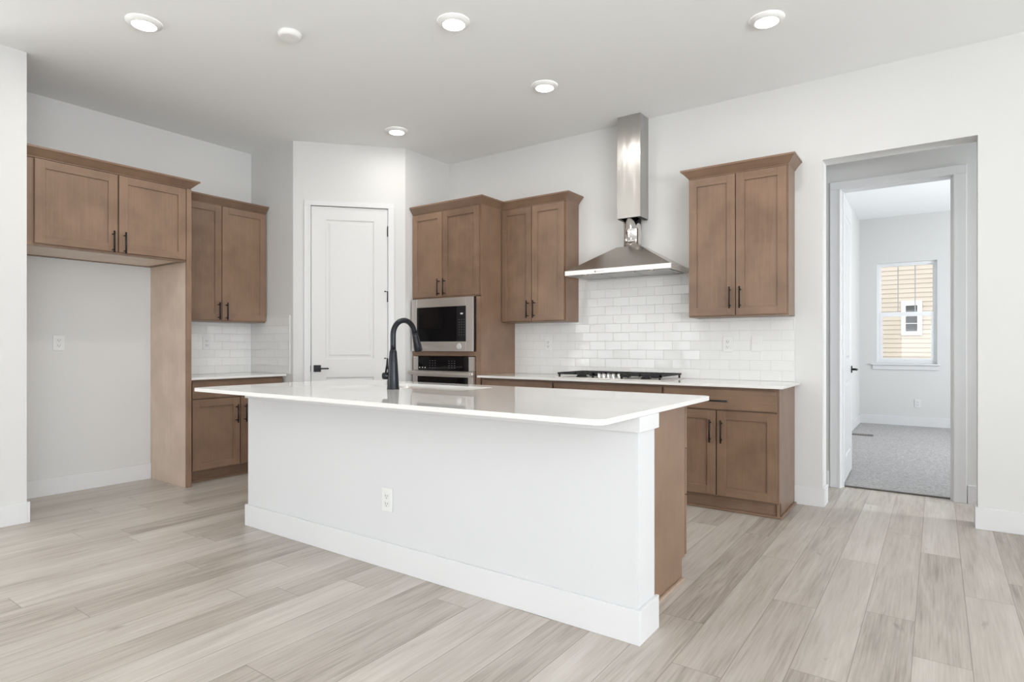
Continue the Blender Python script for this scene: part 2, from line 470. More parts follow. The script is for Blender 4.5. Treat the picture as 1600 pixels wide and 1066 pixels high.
def panel_door(x0, x1, z0, z1, th, panels):
    """moulded door: slab with recessed, raised-centre panels on the front face (y = 0, looking -y) and the back"""
    bm = B()
    px0, px1 = panels[0][0], panels[0][1]
    d = 0.008
    bx(bm, x0, px0, 0, th, z0, z1); bx(bm, px1, x1, 0, th, z0, z1)
    cur = z0
    for a, b, zb, zt in panels:
        bx(bm, px0, px1, 0, th, cur, zb); cur = zt
        for yf, yr in ((0, 1), (th, -1)):
            def loop(ins, dep): return [bm.verts.new((x, yf + yr * dep, z)) for x, z in ((a + ins, zb + ins), (b - ins, zb + ins), (b - ins, zt - ins), (a + ins, zt - ins))]
            Ls = [loop(0, 0), loop(0.012, d), loop(0.030, d), loop(0.048, 0.002)]
            for p, q in zip(Ls, Ls[1:]):
                for i in range(4): bm.faces.new((p[i], p[(i + 1) % 4], q[(i + 1) % 4], q[i]))
            bm.faces.new(Ls[-1])
    bx(bm, px0, px1, 0, th, cur, z1)
    return bm


def hinge(parent, x, y, z, hgt=0.10, flip=1):
    bm = B(); tube(bm, [(x, y, z), (x, y, z + hgt)], 0.0085, 10)
    tube(bm, [(x, y, z + hgt), (x, y, z + hgt + 0.008)], 0.005, 8)
    bx(bm, x - 0.004, x + 0.004, y, y + 0.012, z, z + hgt)
    return obj('hinge', bm, BLACK, parent)


# pantry door
pd = bpy.data.objects.new('door_1', None); COL.objects.link(pd); struct(pd)
pd.location = (X2, Y1, 0); pd.rotation_euler = (0, 0, DA); pd.empty_display_size = 0.1
obj('door_leaf', panel_door(DS0 + 0.007, DS1 - 0.007, 0.012, DZ - 0.008, 0.035, [(0.298, 0.762, 0.22, 0.888), (0.298, 0.762, 1.062, 2.432)]), DOORM, pd, (0, 0.004, 0))
for z in (2.283, 1.632, 0.963, 0.29): hinge(pd, DS1 - 0.004, -0.008, z)
for z in (1.735, 1.072):
    bm = B(); tube(bm, [(DS1 - 0.004, -0.012, z), (DS1 - 0.030, -0.030, z)], 0.003, 8); tube(bm, [(DS1 - 0.030, -0.034, z), (DS1 - 0.034, -0.040, z)], 0.007, 8)
    obj('hinge_stop', bm, BLACK, pd)
bm = B(); bx(bm, 0.190, 0.258, -0.008, 0.006, 0.942, 1.008, bev=0.002)
tube(bm, [(0.225, -0.006, 0.975), (0.225, -0.045, 0.975)], 0.010, 12)
bx(bm, 0.219, 0.335, -0.055, -0.042, 0.968, 0.982, bev=0.002)
obj('door_handle', bm, BLACK, pd)
bm = B(); bx(bm, DS0 - 0.006, DS0 + 0.004, -0.019, -0.012, 0.945, 1.005, bev=0.002); obj('strike_plate', bm, BLACK, pd)

# baseboards
def base(name, *boxes):
    bm = B()
    for d in boxes: bx(bm, *d, 0, BBH, bev=0.002)
    return struct(obj(name, bm, TRIM))


base('baseboard_left', (XL, XL + BBT, 1.42, 2.539))
base('baseboard_stub', (-5.03, -5.03 + BBT, 1.05, 1.42), (XL + BBT + .001, -5.03 + BBT, 1.42, 1.42 + BBT))
base('baseboard_cooktop', (-0.884, -0.695 + BBT, YB - BBT, YB), (-0.695, -0.695 + BBT, YB, 5.137),
     (0.217 - BBT, RX1, YB - BBT, YB), (0.217 - BBT, 0.217, YB, 5.137))

# hall and bedroom beyond the opening
HY = 5.715; HY2 = 5.835
slab_wall('wall_hall', 'Y', HY, HY2, -2.2, 3.0, ZC, [(-0.668, 0.108, 0, 2.515)])
struct(box('wall_hall_left', WALL, (-2.3, -2.2, 5.137, HY2, 0, ZC)))
slab_wall('wall_hall_right', 'X', 2.6, 2.7, 5.137, HY, ZC, [(5.17, 5.69, .75, 2.25)])  # unseen end wall, its hole made for the added window
struct(box('ceiling_hall', CEIL, (-2.3, 2.7, 5.137, HY + .06, 2.93, 3.03)))
base('baseboard_hall', (-2.2, -0.745, HY - BBT, HY), (0.188, 2.6, HY - BBT, HY))
bm = B(); casing(bm, -0.660, 0.100, 2.507, 0.082, HY - 0.017, HY + 0.001)
bx(bm, -0.669, -0.655, HY - .001, HY2 + .001, 0, 2.515); bx(bm, 0.095, 0.109, HY - .001, HY2 + .001, 0, 2.515); bx(bm, -0.655, 0.095, HY - .001, HY2 + .001, 2.502, 2.516)
bx(bm, -0.655, -0.643, HY + .03, HY + .065, 0, 2.50); bx(bm, 0.083, 0.095, HY + .03, HY + .065, 0, 2.50)
struct(obj('trim_2', bm, TRIM))
struct(box('floor_bedroom', CARPET, (-1.1, 3.0, 5.80, 10.9, -0.12, 0.008)))
struct(box('ceiling_bedroom', CEIL, (-1.1, 3.1, HY + .06, 10.9, ZC - 0.03, ZC + 0.1)))
struct(box('wall_bedroom_left', WALL, (-1.085, -0.985, HY2, 10.72, 0, ZC)))
slab_wall('wall_bedroom_right', 'X', 3.0, 3.1, HY, 10.84, ZC, [(7.4, 9.2, 0.9, 2.5)])
slab_wall('wall_bedroom_far', 'Y', 10.72, 10.84, -1.1, 3.1, ZC, [(-0.755, 0.0, 0.93, 2.45)])
base('baseboard_bedroom', (-0.985, 3.0, 10.72 - BBT, 10.72), (-0.985, -0.985 + BBT, HY2, 10.72 - BBT))

# bedroom door, open
d2 = bpy.data.objects.new('door_2', None); COL.objects.link(d2); struct(d2); d2.empty_display_size = 0.1
d2.location = (-0.650, 5.842, 0); d2.rotation_euler = (0, 0, math.radians(91.5))
# local x runs along the leaf, local y from the face that turns to the room (+X in the world is local -y)
obj('door_leaf', panel_door(0.004, 0.758, 0.02, 2.49, 0.036, [(0.13, 0.63, 0.22, 0.888), (0.13, 0.63, 1.062, 2.35)]), DOORM, d2)
for z in (2.255, 1.603, 0.945, 0.304):
    bm = B(); bx(bm, -0.001, 0.0045, 0.001, 0.033, z, z + 0.10); tube(bm, [(-0.004, 0.040, z), (-0.004, 0.040, z + 0.10)], 0.008, 10)
    obj('hinge', bm, BLACK, d2)
bm = B(); bx(bm, 0.665, 0.73, -0.008, 0.001, 0.94, 1.005, bev=0.002); tube(bm, [(0.70, -0.006, 0.972), (0.70, -0.045, 0.972)], 0.010, 12); bx(bm, 0.585, 0.705, -0.056, -0.043, 0.965, 0.979, bev=0.002)
obj('door_handle', bm, BLACK, d2)

# bedroom window
wn = bpy.data.objects.new('window_1', None); COL.objects.link(wn); struct(wn); wn.empty_display_size = 0.1
wn.location = (0, 10.72, 0)
bm = B()
X0, X1_, Z0, Z1, ZM = -0.755, 0.0, 0.93, 2.45, 1.675
for a in ((X0, X0 + .04, .05, .11, Z0, Z1), (X1_ - .04, X1_, .05, .11, Z0, Z1), (X0 + .04, X1_ - .04, .05, .11, Z1 - .035, Z1), (X0 + .04, X1_ - .04, .05, .11, Z0, Z0 + .05)): bx(bm, *a)
obj('window_frame', bm, VINYL, wn)
bm = B()
for a in ((X0 + .04, X0 + .075, .045, .075, Z0 + .05, ZM), (X1_ - .075, X1_ - .04, .045, .075, Z0 + .05, ZM), (X0 + .04, X1_ - .04, .045, .075, ZM, ZM + .03), (X0 + .075, X1_ - .075, .045, .075, ZM - .035, ZM), (X0 + .075, X1_ - .075, .045, .075, Z0 + .05, Z0 + .08)): bx(bm, *a)
obj('lower_sash', bm, VINYL, wn)
bm = B()
for a in ((X0 + .04, X0 + .055, .075, .10, ZM, Z1 - .035), (X1_ - .055, X1_ - .04, .075, .10, ZM, Z1 - .035), (X0 + .055, X1_ - .055, .075, .10, Z1 - .05, Z1 - .035), (X0 + .055, X1_ - .055, .0755, .10, ZM, ZM + .03)): bx(bm, *a)
for k in (1, 2):
    xm = X0 + .055 + k * (X1_ - X0 - .11) / 3; bx(bm, xm - .007, xm + .007, .082, .092, ZM, Z1 - .05, 1)
obj('upper_sash', bm, [VINYL, plain('grey_muntin', (0.5, 0.5, 0.5), 0.5)], wn)
bm = B(); bx(bm, X0 + .075, X1_ - .075, .058, .062, Z0 + .08, ZM - .035); bx(bm, X0 + .055, X1_ - .055, .085, .089, ZM + .03, Z1 - .05)
obj('pane', bm, GLASS, wn)
bm = B(); bx(bm, X0 - .075, X1_ + .04, -.045, .05, Z0 - .022, Z0, bev=.003); bx(bm, X0 - .055, X1_ + .022, -.016, .0, Z0 - .09, Z0 - .022, bev=.002)
obj('window_sill', bm, TRIM, wn)

# unseen windows: big room behind the camera, bedroom side, and one added in the hall
def plain_window(n, loc, rz, wid, z0, z1, parts):
    o = bpy.data.objects.new('window_%d' % n, None); COL.objects.link(o); struct(o); o.location = loc; o.rotation_euler = (0, 0, rz); o.empty_display_size = 0.1
    bm = B()
    for a in ((-wid / 2, -wid / 2 + .05), (wid / 2 - .05, wid / 2)): bx(bm, a[0], a[1], .05, .11, z0, z1)
    for z in (z0, z1 - .05): bx(bm, -wid / 2 + .05, wid / 2 - .05, .05, .11, z, z + .05)
    for k in range(1, parts):
        x = -wid / 2 + wid * k / parts; bx(bm, x - .05, x + .05, .051, .109, z0 + .05, z1 - .05)
    obj('window_frame', bm, VINYL, o)
    bm = B(); bx(bm, -wid / 2, wid / 2, .078, .082, z0, z1); obj('pane', bm, GLASS, o)


plain_window(2, (-6.4, RY0, 0), PI, 3.4, .35, 2.55, 3)
plain_window(3, (-0.6, RY0, 0), PI, 3.4, .35, 2.55, 3)
plain_window(4, (RX1, -1.2, 0), -PI / 2, 5.6, .25, 2.55, 5)
plain_window(5, (RX0, -1.8, 0), PI / 2, 3.0, .35, 2.55, 3)
plain_window(6, (3.0, 8.3, 0), -PI / 2, 1.8, .9, 2.5, 2)

plain_window(7, (2.6, 5.43, 0), -PI / 2, 0.52, .75, 2.25, 1)  # made-up window at the unseen hall end, added for the fill lamp

# outside
struct(box('ground', GROUND, (-30, 30, -30, 40, -1.2, -1.0)))
nh = thing('neighbour_house', 'beige lap-sided house seen through the bedroom window', 'house', (0, 17, -1.0))
bm = B(); E_ = 0.108
bx(bm, -7, 7, 0.03, 6, 0, 7.0)
for k in range(64):
    z = k * E_
    v = [bm.verts.new(p) for p in ((-7, -0.004, z), (7, -0.004, z), (7, 0.012, z + E_), (-7, 0.012, z + E_), (-7, 0.03, z), (7, 0.03, z))]
    bm.faces.new((v[0], v[1], v[2], v[3])); bm.faces.new((v[4], v[5], v[1], v[0]))
obj('siding', bm, SIDING, nh)
bm = B(); hx0, hx1, hz0, hz1 = -0.70, -0.29, 2.45, 3.26
for a in ((hx0, hx0 + .09, -.03, .03, hz0, hz1), (hx1 - .09, hx1, -.03, .03, hz0, hz1), (hx0 + .09, hx1 - .09, -.03, .03, hz1 - .11, hz1), (hx0 + .09, hx1 - .09, -.03, .03, hz0, hz0 + .09), (hx0 + .09, hx1 - .09, -.02, .03, 2.90, 2.95), (hx0 + .09, hx1 - .09, -.02, .03, 2.72, 2.735)): bx(bm, *a)
hw = obj('window', bm, TRIM, nh)
bm = B(); bx(bm, hx0 + .05, hx1 - .05, -.008, .02, hz0 + .05, hz1 - .05); obj('pane', bm, DARKPANE, hw)


# ------------------------------------------------------------------ cabinets
FRW = 0.062  # shaker frame width


def shaker(x0, x1, z0, z1, th=0.02, fr=FRW):
    """door front at y=0, back at y=th; slot 0 upright grain, 1 cross grain"""
    bm = B(); b = 0.0012
    bx(bm, x0, x0 + fr, 0, th, z0, z1, 0, b); bx(bm, x1 - fr, x1, 0, th, z0, z1, 0, b)
    bx(bm, x0 + fr, x1 - fr, 0.0004, th, z1 - fr, z1, 1, b); bx(bm, x0 + fr, x1 - fr, 0.0004, th, z0, z0 + fr, 1, b)
    bx(bm, x0 + fr - .004, x1 - fr + .004, 0.0115, th - .001, z0 + fr - .004, z1 - fr + .004, 0)
    return bm


def bar_handle(parent, x, z, length, vertical=True, proud=0.036):
    bm = B(); h = length / 2; r = 0.0062
    if vertical:
        tube(bm, [(x, -proud, z - h), (x, -proud, z + h)], r, 12)
        for s in (-1, 1): tube(bm, [(x, -proud, z + s * h * .72), (x, 0.001, z + s * h * .72)], 0.0048, 10)
    else:
        tube(bm, [(x - h, -proud, z), (x + h, -proud, z)], r, 12)
        for s in (-1, 1): tube(bm, [(x + s * h * .72, -proud, z), (x + s * h * .72, 0.001, z)], 0.0048, 10)
    return obj('handle', bm, BLACK, parent)


def crown(bm, x0, x1, yfront, yback, z0, z1, proj, left=True, right=True, mi=0, yl=None, yr=None):
    """sloped crown moulding: front run and returns along the sides (y grows to the wall)"""
    lip = 0.014
    xl0, xr0 = x0, x1
    xl1, xr1 = (x0 - proj if left else x0), (x1 + proj if right else x1)
    yl = yback if yl is None else yl; yr = yback if yr is None else yr
    prof = [(0.0, z0), (0.006, z0 + 0.006), (0.9, z1 - lip), (1.0, z1 - lip), (1.0, z1)]
    rows = []
    for t, z in prof:
        a = xl0 + (xl1 - xl0) * t; c = xr0 + (xr1 - xr0) * t; y = yfront - proj * t
        rows.append([bm.verts.new(p) for p in ((a, yl, z), (a, y, z), (c, y, z), (c, yr, z))])
    for p, q in zip(rows, rows[1:]):
        for i in range(3):
            if i == 0 and not left: continue
            if i == 2 and not right: continue
            bm.faces.new((p[i], p[i + 1], q[i + 1], q[i])).material_index = mi
    t = rows[-1]
    bm.faces.new((t[0], t[1], t[2], t[3])).material_index = mi
    b0 = rows[0]; bm.faces.new((b0[3], b0[2], b0[1], b0[0])).material_index = mi
    ends = ((0, 1) if left else (1,)) + ((3,) if right else (2,))
    for i in (ends[0], ends[-1]): bm.faces.new([r[i] for r in rows]).material_index = mi


def wall_cabinet(label, loc, rz, x0, x1, depth, z0, z1, doors, hz, mats, crn=(True, True), scribe=None, name='wall_cabinet', bottom=None, cy=(None, None), hl=0.165, ctop=2.590, dz=(0.012, 0.006)):
    t = thing(name, label, 'cabinet', (loc[0], loc[1], z0), rz, 'wall cabinets')
    up, cross = mats
    bm = B(); bx(bm, x0, x1, 0.026, depth, 0, z1 - z0, 0, 0.001)
    obj('body', bm, [up], t)
    for i, (a, b) in enumerate(doors):
        d = obj('door', shaker(a, b, dz[0], z1 - z0 - dz[1]), [up, cross], t)
        hx = b - 0.034 if i == 0 else a + 0.034
        bar_handle(d, hx, hz - z0, hl)
    bm = B(); crown(bm, x0, x1, 0.014, depth, z1 - z0, ctop - z0, 0.052, crn[0], crn[1], 0, cy[0], cy[1])
    obj('crown_moulding', bm, [cross], t)
    return t


CW = (WOOD, WOODX); FW = (WOOD, WOODY)
# ---- left run (faces +X): local x = world Y, local y = depth towards the wall
FX = -5.148
t = wall_cabinet('shallow wide cabinet over the empty refrigerator space', (FX, 0, 0), PI / 2, 1.437, 2.538, -XL + FX - .001, 1.906, 2.518,
                 [(1.499, 2.018), (2.030, 2.534)], 1.990, FW, (False, True), ctop=2.588, cy=(None, None))
t.name = 'refrigerator_cabinet'
box('underside', [WOODP], (1.437, 2.538, .0225, -XL + FX - .001, -.0015, -.0002), t)
bm = B()
for a in ((1.437, 2.538, .022, .05, -.006, .0), (1.437, 2.538, .60, .645, -.006, 0), (2.50, 2.538, .05, .60, -.006, 0)): bx(bm, *a)
obj('bottom_rail', bm, [WOODY], t)
# widen its crown over the tall panel
for c in list(t.children):
    if c.name.startswith('crown'):
        bpy.data.objects.remove(c)
bm = B(); crown(bm, 1.437, 2.579, 0.012, -XL + FX, 2.518 - 1.906, 2.588 - 1.906, 0.055, False, True)
obj('crown_moulding', bm, [WOODY], t)
pn = thing('end_panel', 'tall wooden side panel standing between refrigerator space and left base cabinet', 'panel', (FX, 0, 0), PI / 2)
box('panel', [WOODP], (2.5395, 2.556, 0.022, -XL + FX - .001, 0, 2.517), pn)
box('front_stile', [WOOD], (2.5395, 2.5795, 0.0, 0.022, 0, 2.517), pn, bev=.001)
box('outer_skin', [WOOD], (2.556, 2.5795, 0.022, -XL + FX - .001, 0, 2.517), pn)

t = wall_cabinet('two-door wall cabinet above the left countertop beside the pantry', (-5.505, 0, 0), PI / 2, 2.581, 3.505, -XL - 5.505 - .001, 1.427, 2.520,
                 [(2.590, 3.040), (3.047, 3.497)], 1.522, FW, (False, False), ctop=2.588)
BH = 0.9015   # back-run base cabinet height


def base_cabinet(label, loc, rz, x0, x1, depth, drawer, doors, mats, ends=(False, False), hl=0.165, dh=True, drz=(0.738, 0.880), toe=0.0):
    t = thing('base_cabinet', label, 'cabinet', (loc[0], loc[1], 0), rz, 'base cabinets')
    up, cross = mats
    box('body', [up], (x0, x1, 0.026, depth, 0.105, BH), t, bev=.001)
    bm = B(); bx(bm, x0, x1, 0.055 + toe, 0.075 + toe, 0, 0.105)
    obj('toe_kick', bm, [cross], t)
    bm = B(); bx(bm, x0, x1 + (.018 if ends[1] else 0), 0.037 + toe, 0.0555 + toe, 0, 0.018, bev=.004)
    if ends[1]: bx(bm, x1, x1 + .018, 0.05, depth - .02, 0, 0.018, bev=.004)
    obj('shoe_moulding', bm, [cross], t)
    if ends[1]: box('side_panel', [up], (x1 - .018, x1, 0.04, depth, 0.0, 0.107), t)
    for a, b in drawer:
        d = obj('drawer', bx(B(), a, b, 0, 0.02, drz[0], drz[1], bev=.0015), [cross], t)
        if dh: bar_handle(d, (a + b) / 2, sum(drz) / 2 - .008, 0.16, False)
    for i, (a, b) in enumerate(doors):
        d = obj('door', shaker(a, b, 0.116, 0.727), [up, cross], t)
        bar_handle(d, b - 0.036 if i % 2 == 0 else a + 0.036, 0.580, hl)
    return t


base_cabinet('base cabinet under the left countertop between tall panel and pantry', (-5.215, 0, 0), PI / 2, 2.581, 3.505, -XL - 5.215 - .001, [(2.622, 3.492)], [(2.622, 3.052), (3.061, 3.492)], FW, drz=(0.738, 0.880), dh=False, toe=0.035)


def countertop(name, label, d, bev=0.002):
    bm = B(); bx(bm, *d, bev=bev)
    return tag(obj(name, bm, QUARTZ), label, 'countertop', 'white countertops')


countertop('countertop', 'short white countertop left of the pantry door', (XL + .002, -5.180, 2.5805, 3.513, 0.902, 0.922))

# ---- cooktop run (faces -Y)
tc = thing('oven_cabinet', 'tall wooden cabinet holding the microwave and wall oven', 'cabinet', (0, 4.395, 0))
tx0, tx1 = -4.354, -3.475; D_ = YB - 4.395 - .001
bm = B()
bx(bm, tx0, tx0 + .025, .022, D_, 0, 2.518); bx(bm, tx1 - .025, tx1, .022, D_, 0, 2.518)
bx(bm, tx0 + .025, tx1 - .025, D_ - .02, D_, 0, 2.518)
for z0_, z1_ in ((0.105, .40), (1.096, 1.142), (1.662, 2.518)): bx(bm, tx0 + .025, tx1 - .025, .022, D_ - .02, z0_, z1_)
obj('body', bm, [WOOD], tc)
bm = B()
bx(bm, tx0, -4.338, 0.006, .022, 0.105, 1.67); bx(bm, -3.530, tx1, 0.006, .022, 0.105, 1.67)
bx(bm, -4.338, -3.530, 0.006, .022, 1.099, 1.142); bx(bm, -4.338, -3.530, 0.006, .022, .36, .41)
obj('face_frame', bm, [WOOD], tc)
bm = B(); bx(bm, tx0, tx1, 0.006, .022, 1.662, 1.676); obj('rail', bm, [WOODX], tc)
for i, (a, b) in enumerate(((-4.346, -3.951), (-3.945, -3.492))):
    d = obj('door', shaker(a, b, 1.678, 2.512), [WOOD, WOODX], tc); bar_handle(d, b - .034 if i == 0 else a + .034, 1.768, .165)
d = obj('drawer', bx(B(), -4.34, -3.49, 0, .02, .116, .36, bev=.0015), [WOODX], tc); bar_handle(d, -3.9, .25, .16, False)
box('toe_kick', [WOODX], (tx0, tx1, .055, .075, 0, .105), tc)
bm = B(); crown(bm, tx0, tx1, .012, D_, 2.518, 2.592, .052, False, True); obj('crown_moulding', bm, [WOODX], tc)

wall_cabinet('two-door wall cabinet between the oven cabinet and range hood', (0, 4.721, 0), 0, -3.474, -2.748, YB - 4.721 - .001, 1.420, 2.518,
             [(-3.466, -3.122), (-3.116, -2.766)], 1.540, CW, (False, True))
wall_cabinet('two-door wall cabinet right of the range hood', (0, 4.721, 0), 0, -1.622, -0.884, YB - 4.721 - .001, 1.420, 2.518,
             [(-1.615, -1.259), (-1.253, -0.896)], 1.563, CW, (True, True))

gx = (-3.474, -2.685, -1.708, -0.884)
base_cabinet('base cabinet right of the oven cabinet, half hidden by the island', (0, 4.395, 0), 0, gx[0], gx[1], YB - 4.395 - .001, [(-3.455, -2.693)], [(-3.455, -3.078), (-3.070, -2.693)], CW)
base_cabinet('base cabinet under the gas cooktop', (0, 4.395, 0), 0, gx[1], gx[2], YB - 4.395 - .001, [(-2.677, -1.716)], [(-2.677, -2.200), (-2.193, -1.716)], CW, dh=False)
base_cabinet('base cabinet at right end under the long countertop', (0, 4.395, 0), 0, gx[2], gx[3], YB - 4.395 - .001, [(-1.700, -0.896)], [(-1.700, -1.308), (-1.300, -0.896)], CW, ends=(False, True))
countertop('countertop', 'long white countertop along the tiled cooktop wall', (-3.474, -0.845, 4.345, YB - .012, 0.902, 0.922))

# backsplash tile
def tiles(name, d, m, label):
    o = obj(name, bx(B(), *d), m); return struct(o)


bm = B(); bx(bm, -3.474, -0.886, YB - .010, YB, .9225, 1.419); bx(bm, -2.746, -1.624, YB - .010, YB, 1.419, 1.795)
o = struct(obj('wall_backsplash', bm, TILEX))
struct(obj('trim_3', bx(B(), -0.886, -0.882, YB - .011, YB, .9225, 1.419), TRIM))
bm = B(); bx(bm, XL, XL + .010, 2.580, Y1, .9225, 1.426); struct(obj('wall_backsplash_left', bm, TILEY))
bm = B(); bx(bm, XL + .010, -5.125, Y1 - .010, Y1, .9225, 1.492); struct(obj('wall_backsplash_pantry', bm, TILEX))

# ---- microwave
mw = thing('microwave', 'built-in stainless microwave with black glass door in the oven cabinet', 'microwave', (0, 4.395, 1.143))
x0, x1, h = -4.331, -3.531, 0.515
bm = B(); bx(bm, x0 + .03, x1 - .03, .006, .40, .02, h - .02); obj('housing', bm, BPANEL, mw)
bm = B(); gx0, gx1, gz0, gz1 = -4.262, -3.622, 0.094, 0.432
for a in ((x0, gx0, 0, h), (gx1, x1, 0, h), (gx0, gx1, 0, gz0), (gx0, gx1, gz1, h)): bx(bm, a[0], a[1], -.032, -.024, a[2], a[3], bev=.0015)
obj('trim_frame', bm, STEEL, mw)
bx_ = bx(B(), x0 + .001, x1 - .0005, -.0235, -.0005, .001, h - .001); obj('backing_plate', bx_, BPANEL, mw)
bm = B(); bx(bm, gx0, -3.738, -.029, -.0236, gz0, gz1); obj('door', bm, BGLASS, mw)
cp = obj('control_panel', bx(B(), -3.738, gx1, -.029, -.0236, gz0, gz1), BPANEL, mw)
bm = B(); bx(bm, -3.692, -3.660, -.0296, -.0288, .352, .366); obj('clock_display', bm, PALEMARK, cp)
bm = B()
for r in range(7):
    for c in range(3):
        bx(bm, -3.712 + c * .030, -3.700 + c * .030, -.0296, -.0288, .155 + r * .024, .161 + r * .024)
obj('button_marks', bm, GREYMARK, cp)
bm = B(); lathe(bm, [(.026, -.0335), (.028, -.0328), (.030, -.0318)], (-3.708, 0, .047), 28, axis='Y'); obj('round_badge', bm, STEELP, mw)

# ---- wall oven
ov = thing('wall_oven', 'stainless wall oven with black controls below the microwave', 'oven', (0, 4.395, 0.405))
z0 = 0.405; x0, x1 = -4.318, -3.535
bm = B(); bx(bm, x0 + .03, x1 - .03, .006, .42, .02, .66); obj('housing', bm, BPANEL, ov)
for a in ((x0, x0 + .065), (x1 - .062, x1)): obj('side_trim', bx(B(), a[0], a[1], -.02, .005, .55, .686), STEEL, ov)
cp = obj('control_panel', bx(B(), x0 + .065, x1 - .062, -.019, .005, .552, .686), BGLASS, ov)
for xq in (-4.10, -3.85):
    bm = B()
    for r in range(4):
        for c in range(3): bx(bm, xq + c * .035, xq + .015 + c * .035, -.0196, -.0188, .575 + r * .022, .581 + r * .022)
    obj('button_marks', bm, GREYMARK, cp)
for c in (0, .040, .075): obj('printed_mark', bx(B(), -4.238 + c, -4.226 + c, -.0196, -.0188, .571, .580), PALEMARK, cp)
dr = B()
for a in ((x0, x0 + .065, 0, .546), (x1 - .062, x1, 0, .546), (x0 + .065, x1 - .062, 0, .05), (x0 + .065, x1 - .062, .49, .546)): bx(dr, a[0], a[1], -.03, .005, a[2], a[3], bev=.0015)
dr = obj('door', dr, STEEL, ov)
bm = B(); bx(bm, x0 + .065, x1 - .062, -.028, .003, .05, .49); obj('door_glass', bm, BGLASS, dr)
bm = B(); bx(bm, x0 - .005, x1 + .005, -.085, -.06, .506, .540, bev=.006)
for x in (x0 + .03, x1 - .03): bx(bm, x - .012, x + .012, -.06, -.03, .512, .534)
obj('handle', bm, STEEL, dr)

# ---- range hood
hd = thing('range_hood', 'stainless pyramid range hood with tall square chimney above the cooktop', 'hood', (-2.18, YB, 1.797))
L, R, F = -0.481, 0.478, 4.558 - YB
bm = B()
lipz0, lipz1 = 0.010, 0.050
# pyramid canopy with slightly hipped sides
top = [(-0.093, -0.185), (0.118, -0.185), (0.118, -0.002), (-0.093, -0.002)]
bot = [(L + .006, F + .006), (R - .006, F + .006), (R - .006, -0.002), (L + .006, -0.002)]
a = [bm.verts.new((x, y, lipz1)) for x, y in bot]; b = [bm.verts.new((x, y, 0.253)) for x, y in top]
for i in range(4): bm.faces.new((a[i], a[(i + 1) % 4], b[(i + 1) % 4], b[i]))
bm.faces.new(b); bm.faces.new(a[::-1])
obj('canopy', bm, STEELH, hd)
bm = B()
bx(bm, L, R, F, F + .02, lipz0, lipz1, bev=.0015); bx(bm, L, L + .02, F + .02, -.002, lipz0, lipz1 - .001); bx(bm, R - .02, R, F + .02, -.002, lipz0, lipz1 - .001)
lp = obj('front_lip', bm, [STEELP], hd)
bm = B(); bx(bm, -.190, -.180, F - .0008, F, .022, .034); obj('square_badge', bm, SLOT, lp)
bm = B(); xx = -.174
for wdt in (.007, .006, .007, .003, .007, .006, .007, .006, .007): bx(bm, xx, xx + wdt * .7, F - .0006, F, .024, .031); xx += wdt + .0025
obj('printed_mark', bm, plain('soft_grey_print', (.42, .42, .42), .5), lp)
bm = B()
for k in range(3):
    xa = L + .03 + k * .303; bx(bm, xa, xa + .293, F + .05, -.04, .006, .016, bev=.002)
obj('filter', bm, brushed('grey_filter_metal', (.5, .5, .49), .4, (60, 3, 3)), hd)
bm = B(); bx(bm, L + .02, R - .02, F + .02, -.002, .016, .03)
for x in (-.30, .30): lathe(bm, [(.028, .002), (.030, .016)], (x, F + .035, 0), 20)
obj('underside', bm, STEELH, hd)
bm = B(); lathe(bm, [(.078, .252), (.0785, .30), (.080, .302), (.0785, .305), (.0785, .40), (.080, .403), (.078, .406), (.078, .60)], (.015, -.096, 0), 40)
obj('round_duct', bm, FOIL, hd)
# square chimney cover, open below, with soft dents in its sheet metal
bm = B(); cx0, cx1, cf = -.091, .122, -.177; cz0, cz1 = .500, ZC - 1.797 - .001
loop = [(cx0, -.002), (cx0, cf), (cx1, cf), (cx1, -.002)]
rows = [[bm.verts.new((x, y, z)) for x, y in loop] for z in (cz0, cz1)]
for i in range(3): bm.faces.new((rows[0][i], rows[0][i + 1], rows[1][i + 1], rows[1][i]))
inn = [(cx0 + .002, -.002), (cx0 + .002, cf + .002), (cx1 - .002, cf + .002), (cx1 - .002, -.002)]
r2 = [[bm.verts.new((x, y, z)) for x, y in inn] for z in (cz0, cz1)]
for i in range(3): bm.faces.new((r2[0][i + 1], r2[0][i], r2[1][i], r2[1][i + 1])); bm.faces.new((rows[0][i], r2[0][i], r2[0][i + 1], rows[0][i + 1]))
ch = obj('chimney_cover', bm, STEELD, hd)
for a in ((cx0 + .003, cx0 + .03), (cx1 - .03, cx1 - .003)): obj('flange', bx(B(), a[0], a[1], cf + .01, -.01, cz0 - .006, cz0 + .01), BLACK, ch)

# ---- gas cooktop
ck = thing('cooktop', 'stainless gas cooktop with black grates set in the long countertop', 'cooktop', (-2.195, 4.655, 0.9222))
bm = B(); bx(bm, -.478, .478, -.245, .245, 0, .008, bev=.003); obj('tray', bm, STEEL, ck)
for gi, (xa, xb) in enumerate(((-.462, -.115), (-.112, .112), (.115, .462))):
    bm = B()
    ya, yb = -.225, .225
    if gi == 1: ya = -.03
    for d in ((xa, xb, ya, ya + .014), (xa, xb, yb - .014, yb), (xa, xa + .014, ya, yb), (xb - .014, xb, ya, yb), ((xa + xb) / 2 - .006, (xa + xb) / 2 + .006, ya, yb), (xa, xb, (ya + yb) / 2 - .006, (ya + yb) / 2 + .006)):
        bx(bm, *d, .032, .047)
    if gi != 1:
        for q in (-.11, .11): bx(bm, xa, xb, q - .005, q + .005, .034, .047)
    for px in (xa + .008, xb - .020):
        for py in (ya + .002, yb - .016): bx(bm, px, px + .012, py, py + .014, .008, .033)
    obj('grate', bm, IRON, ck)
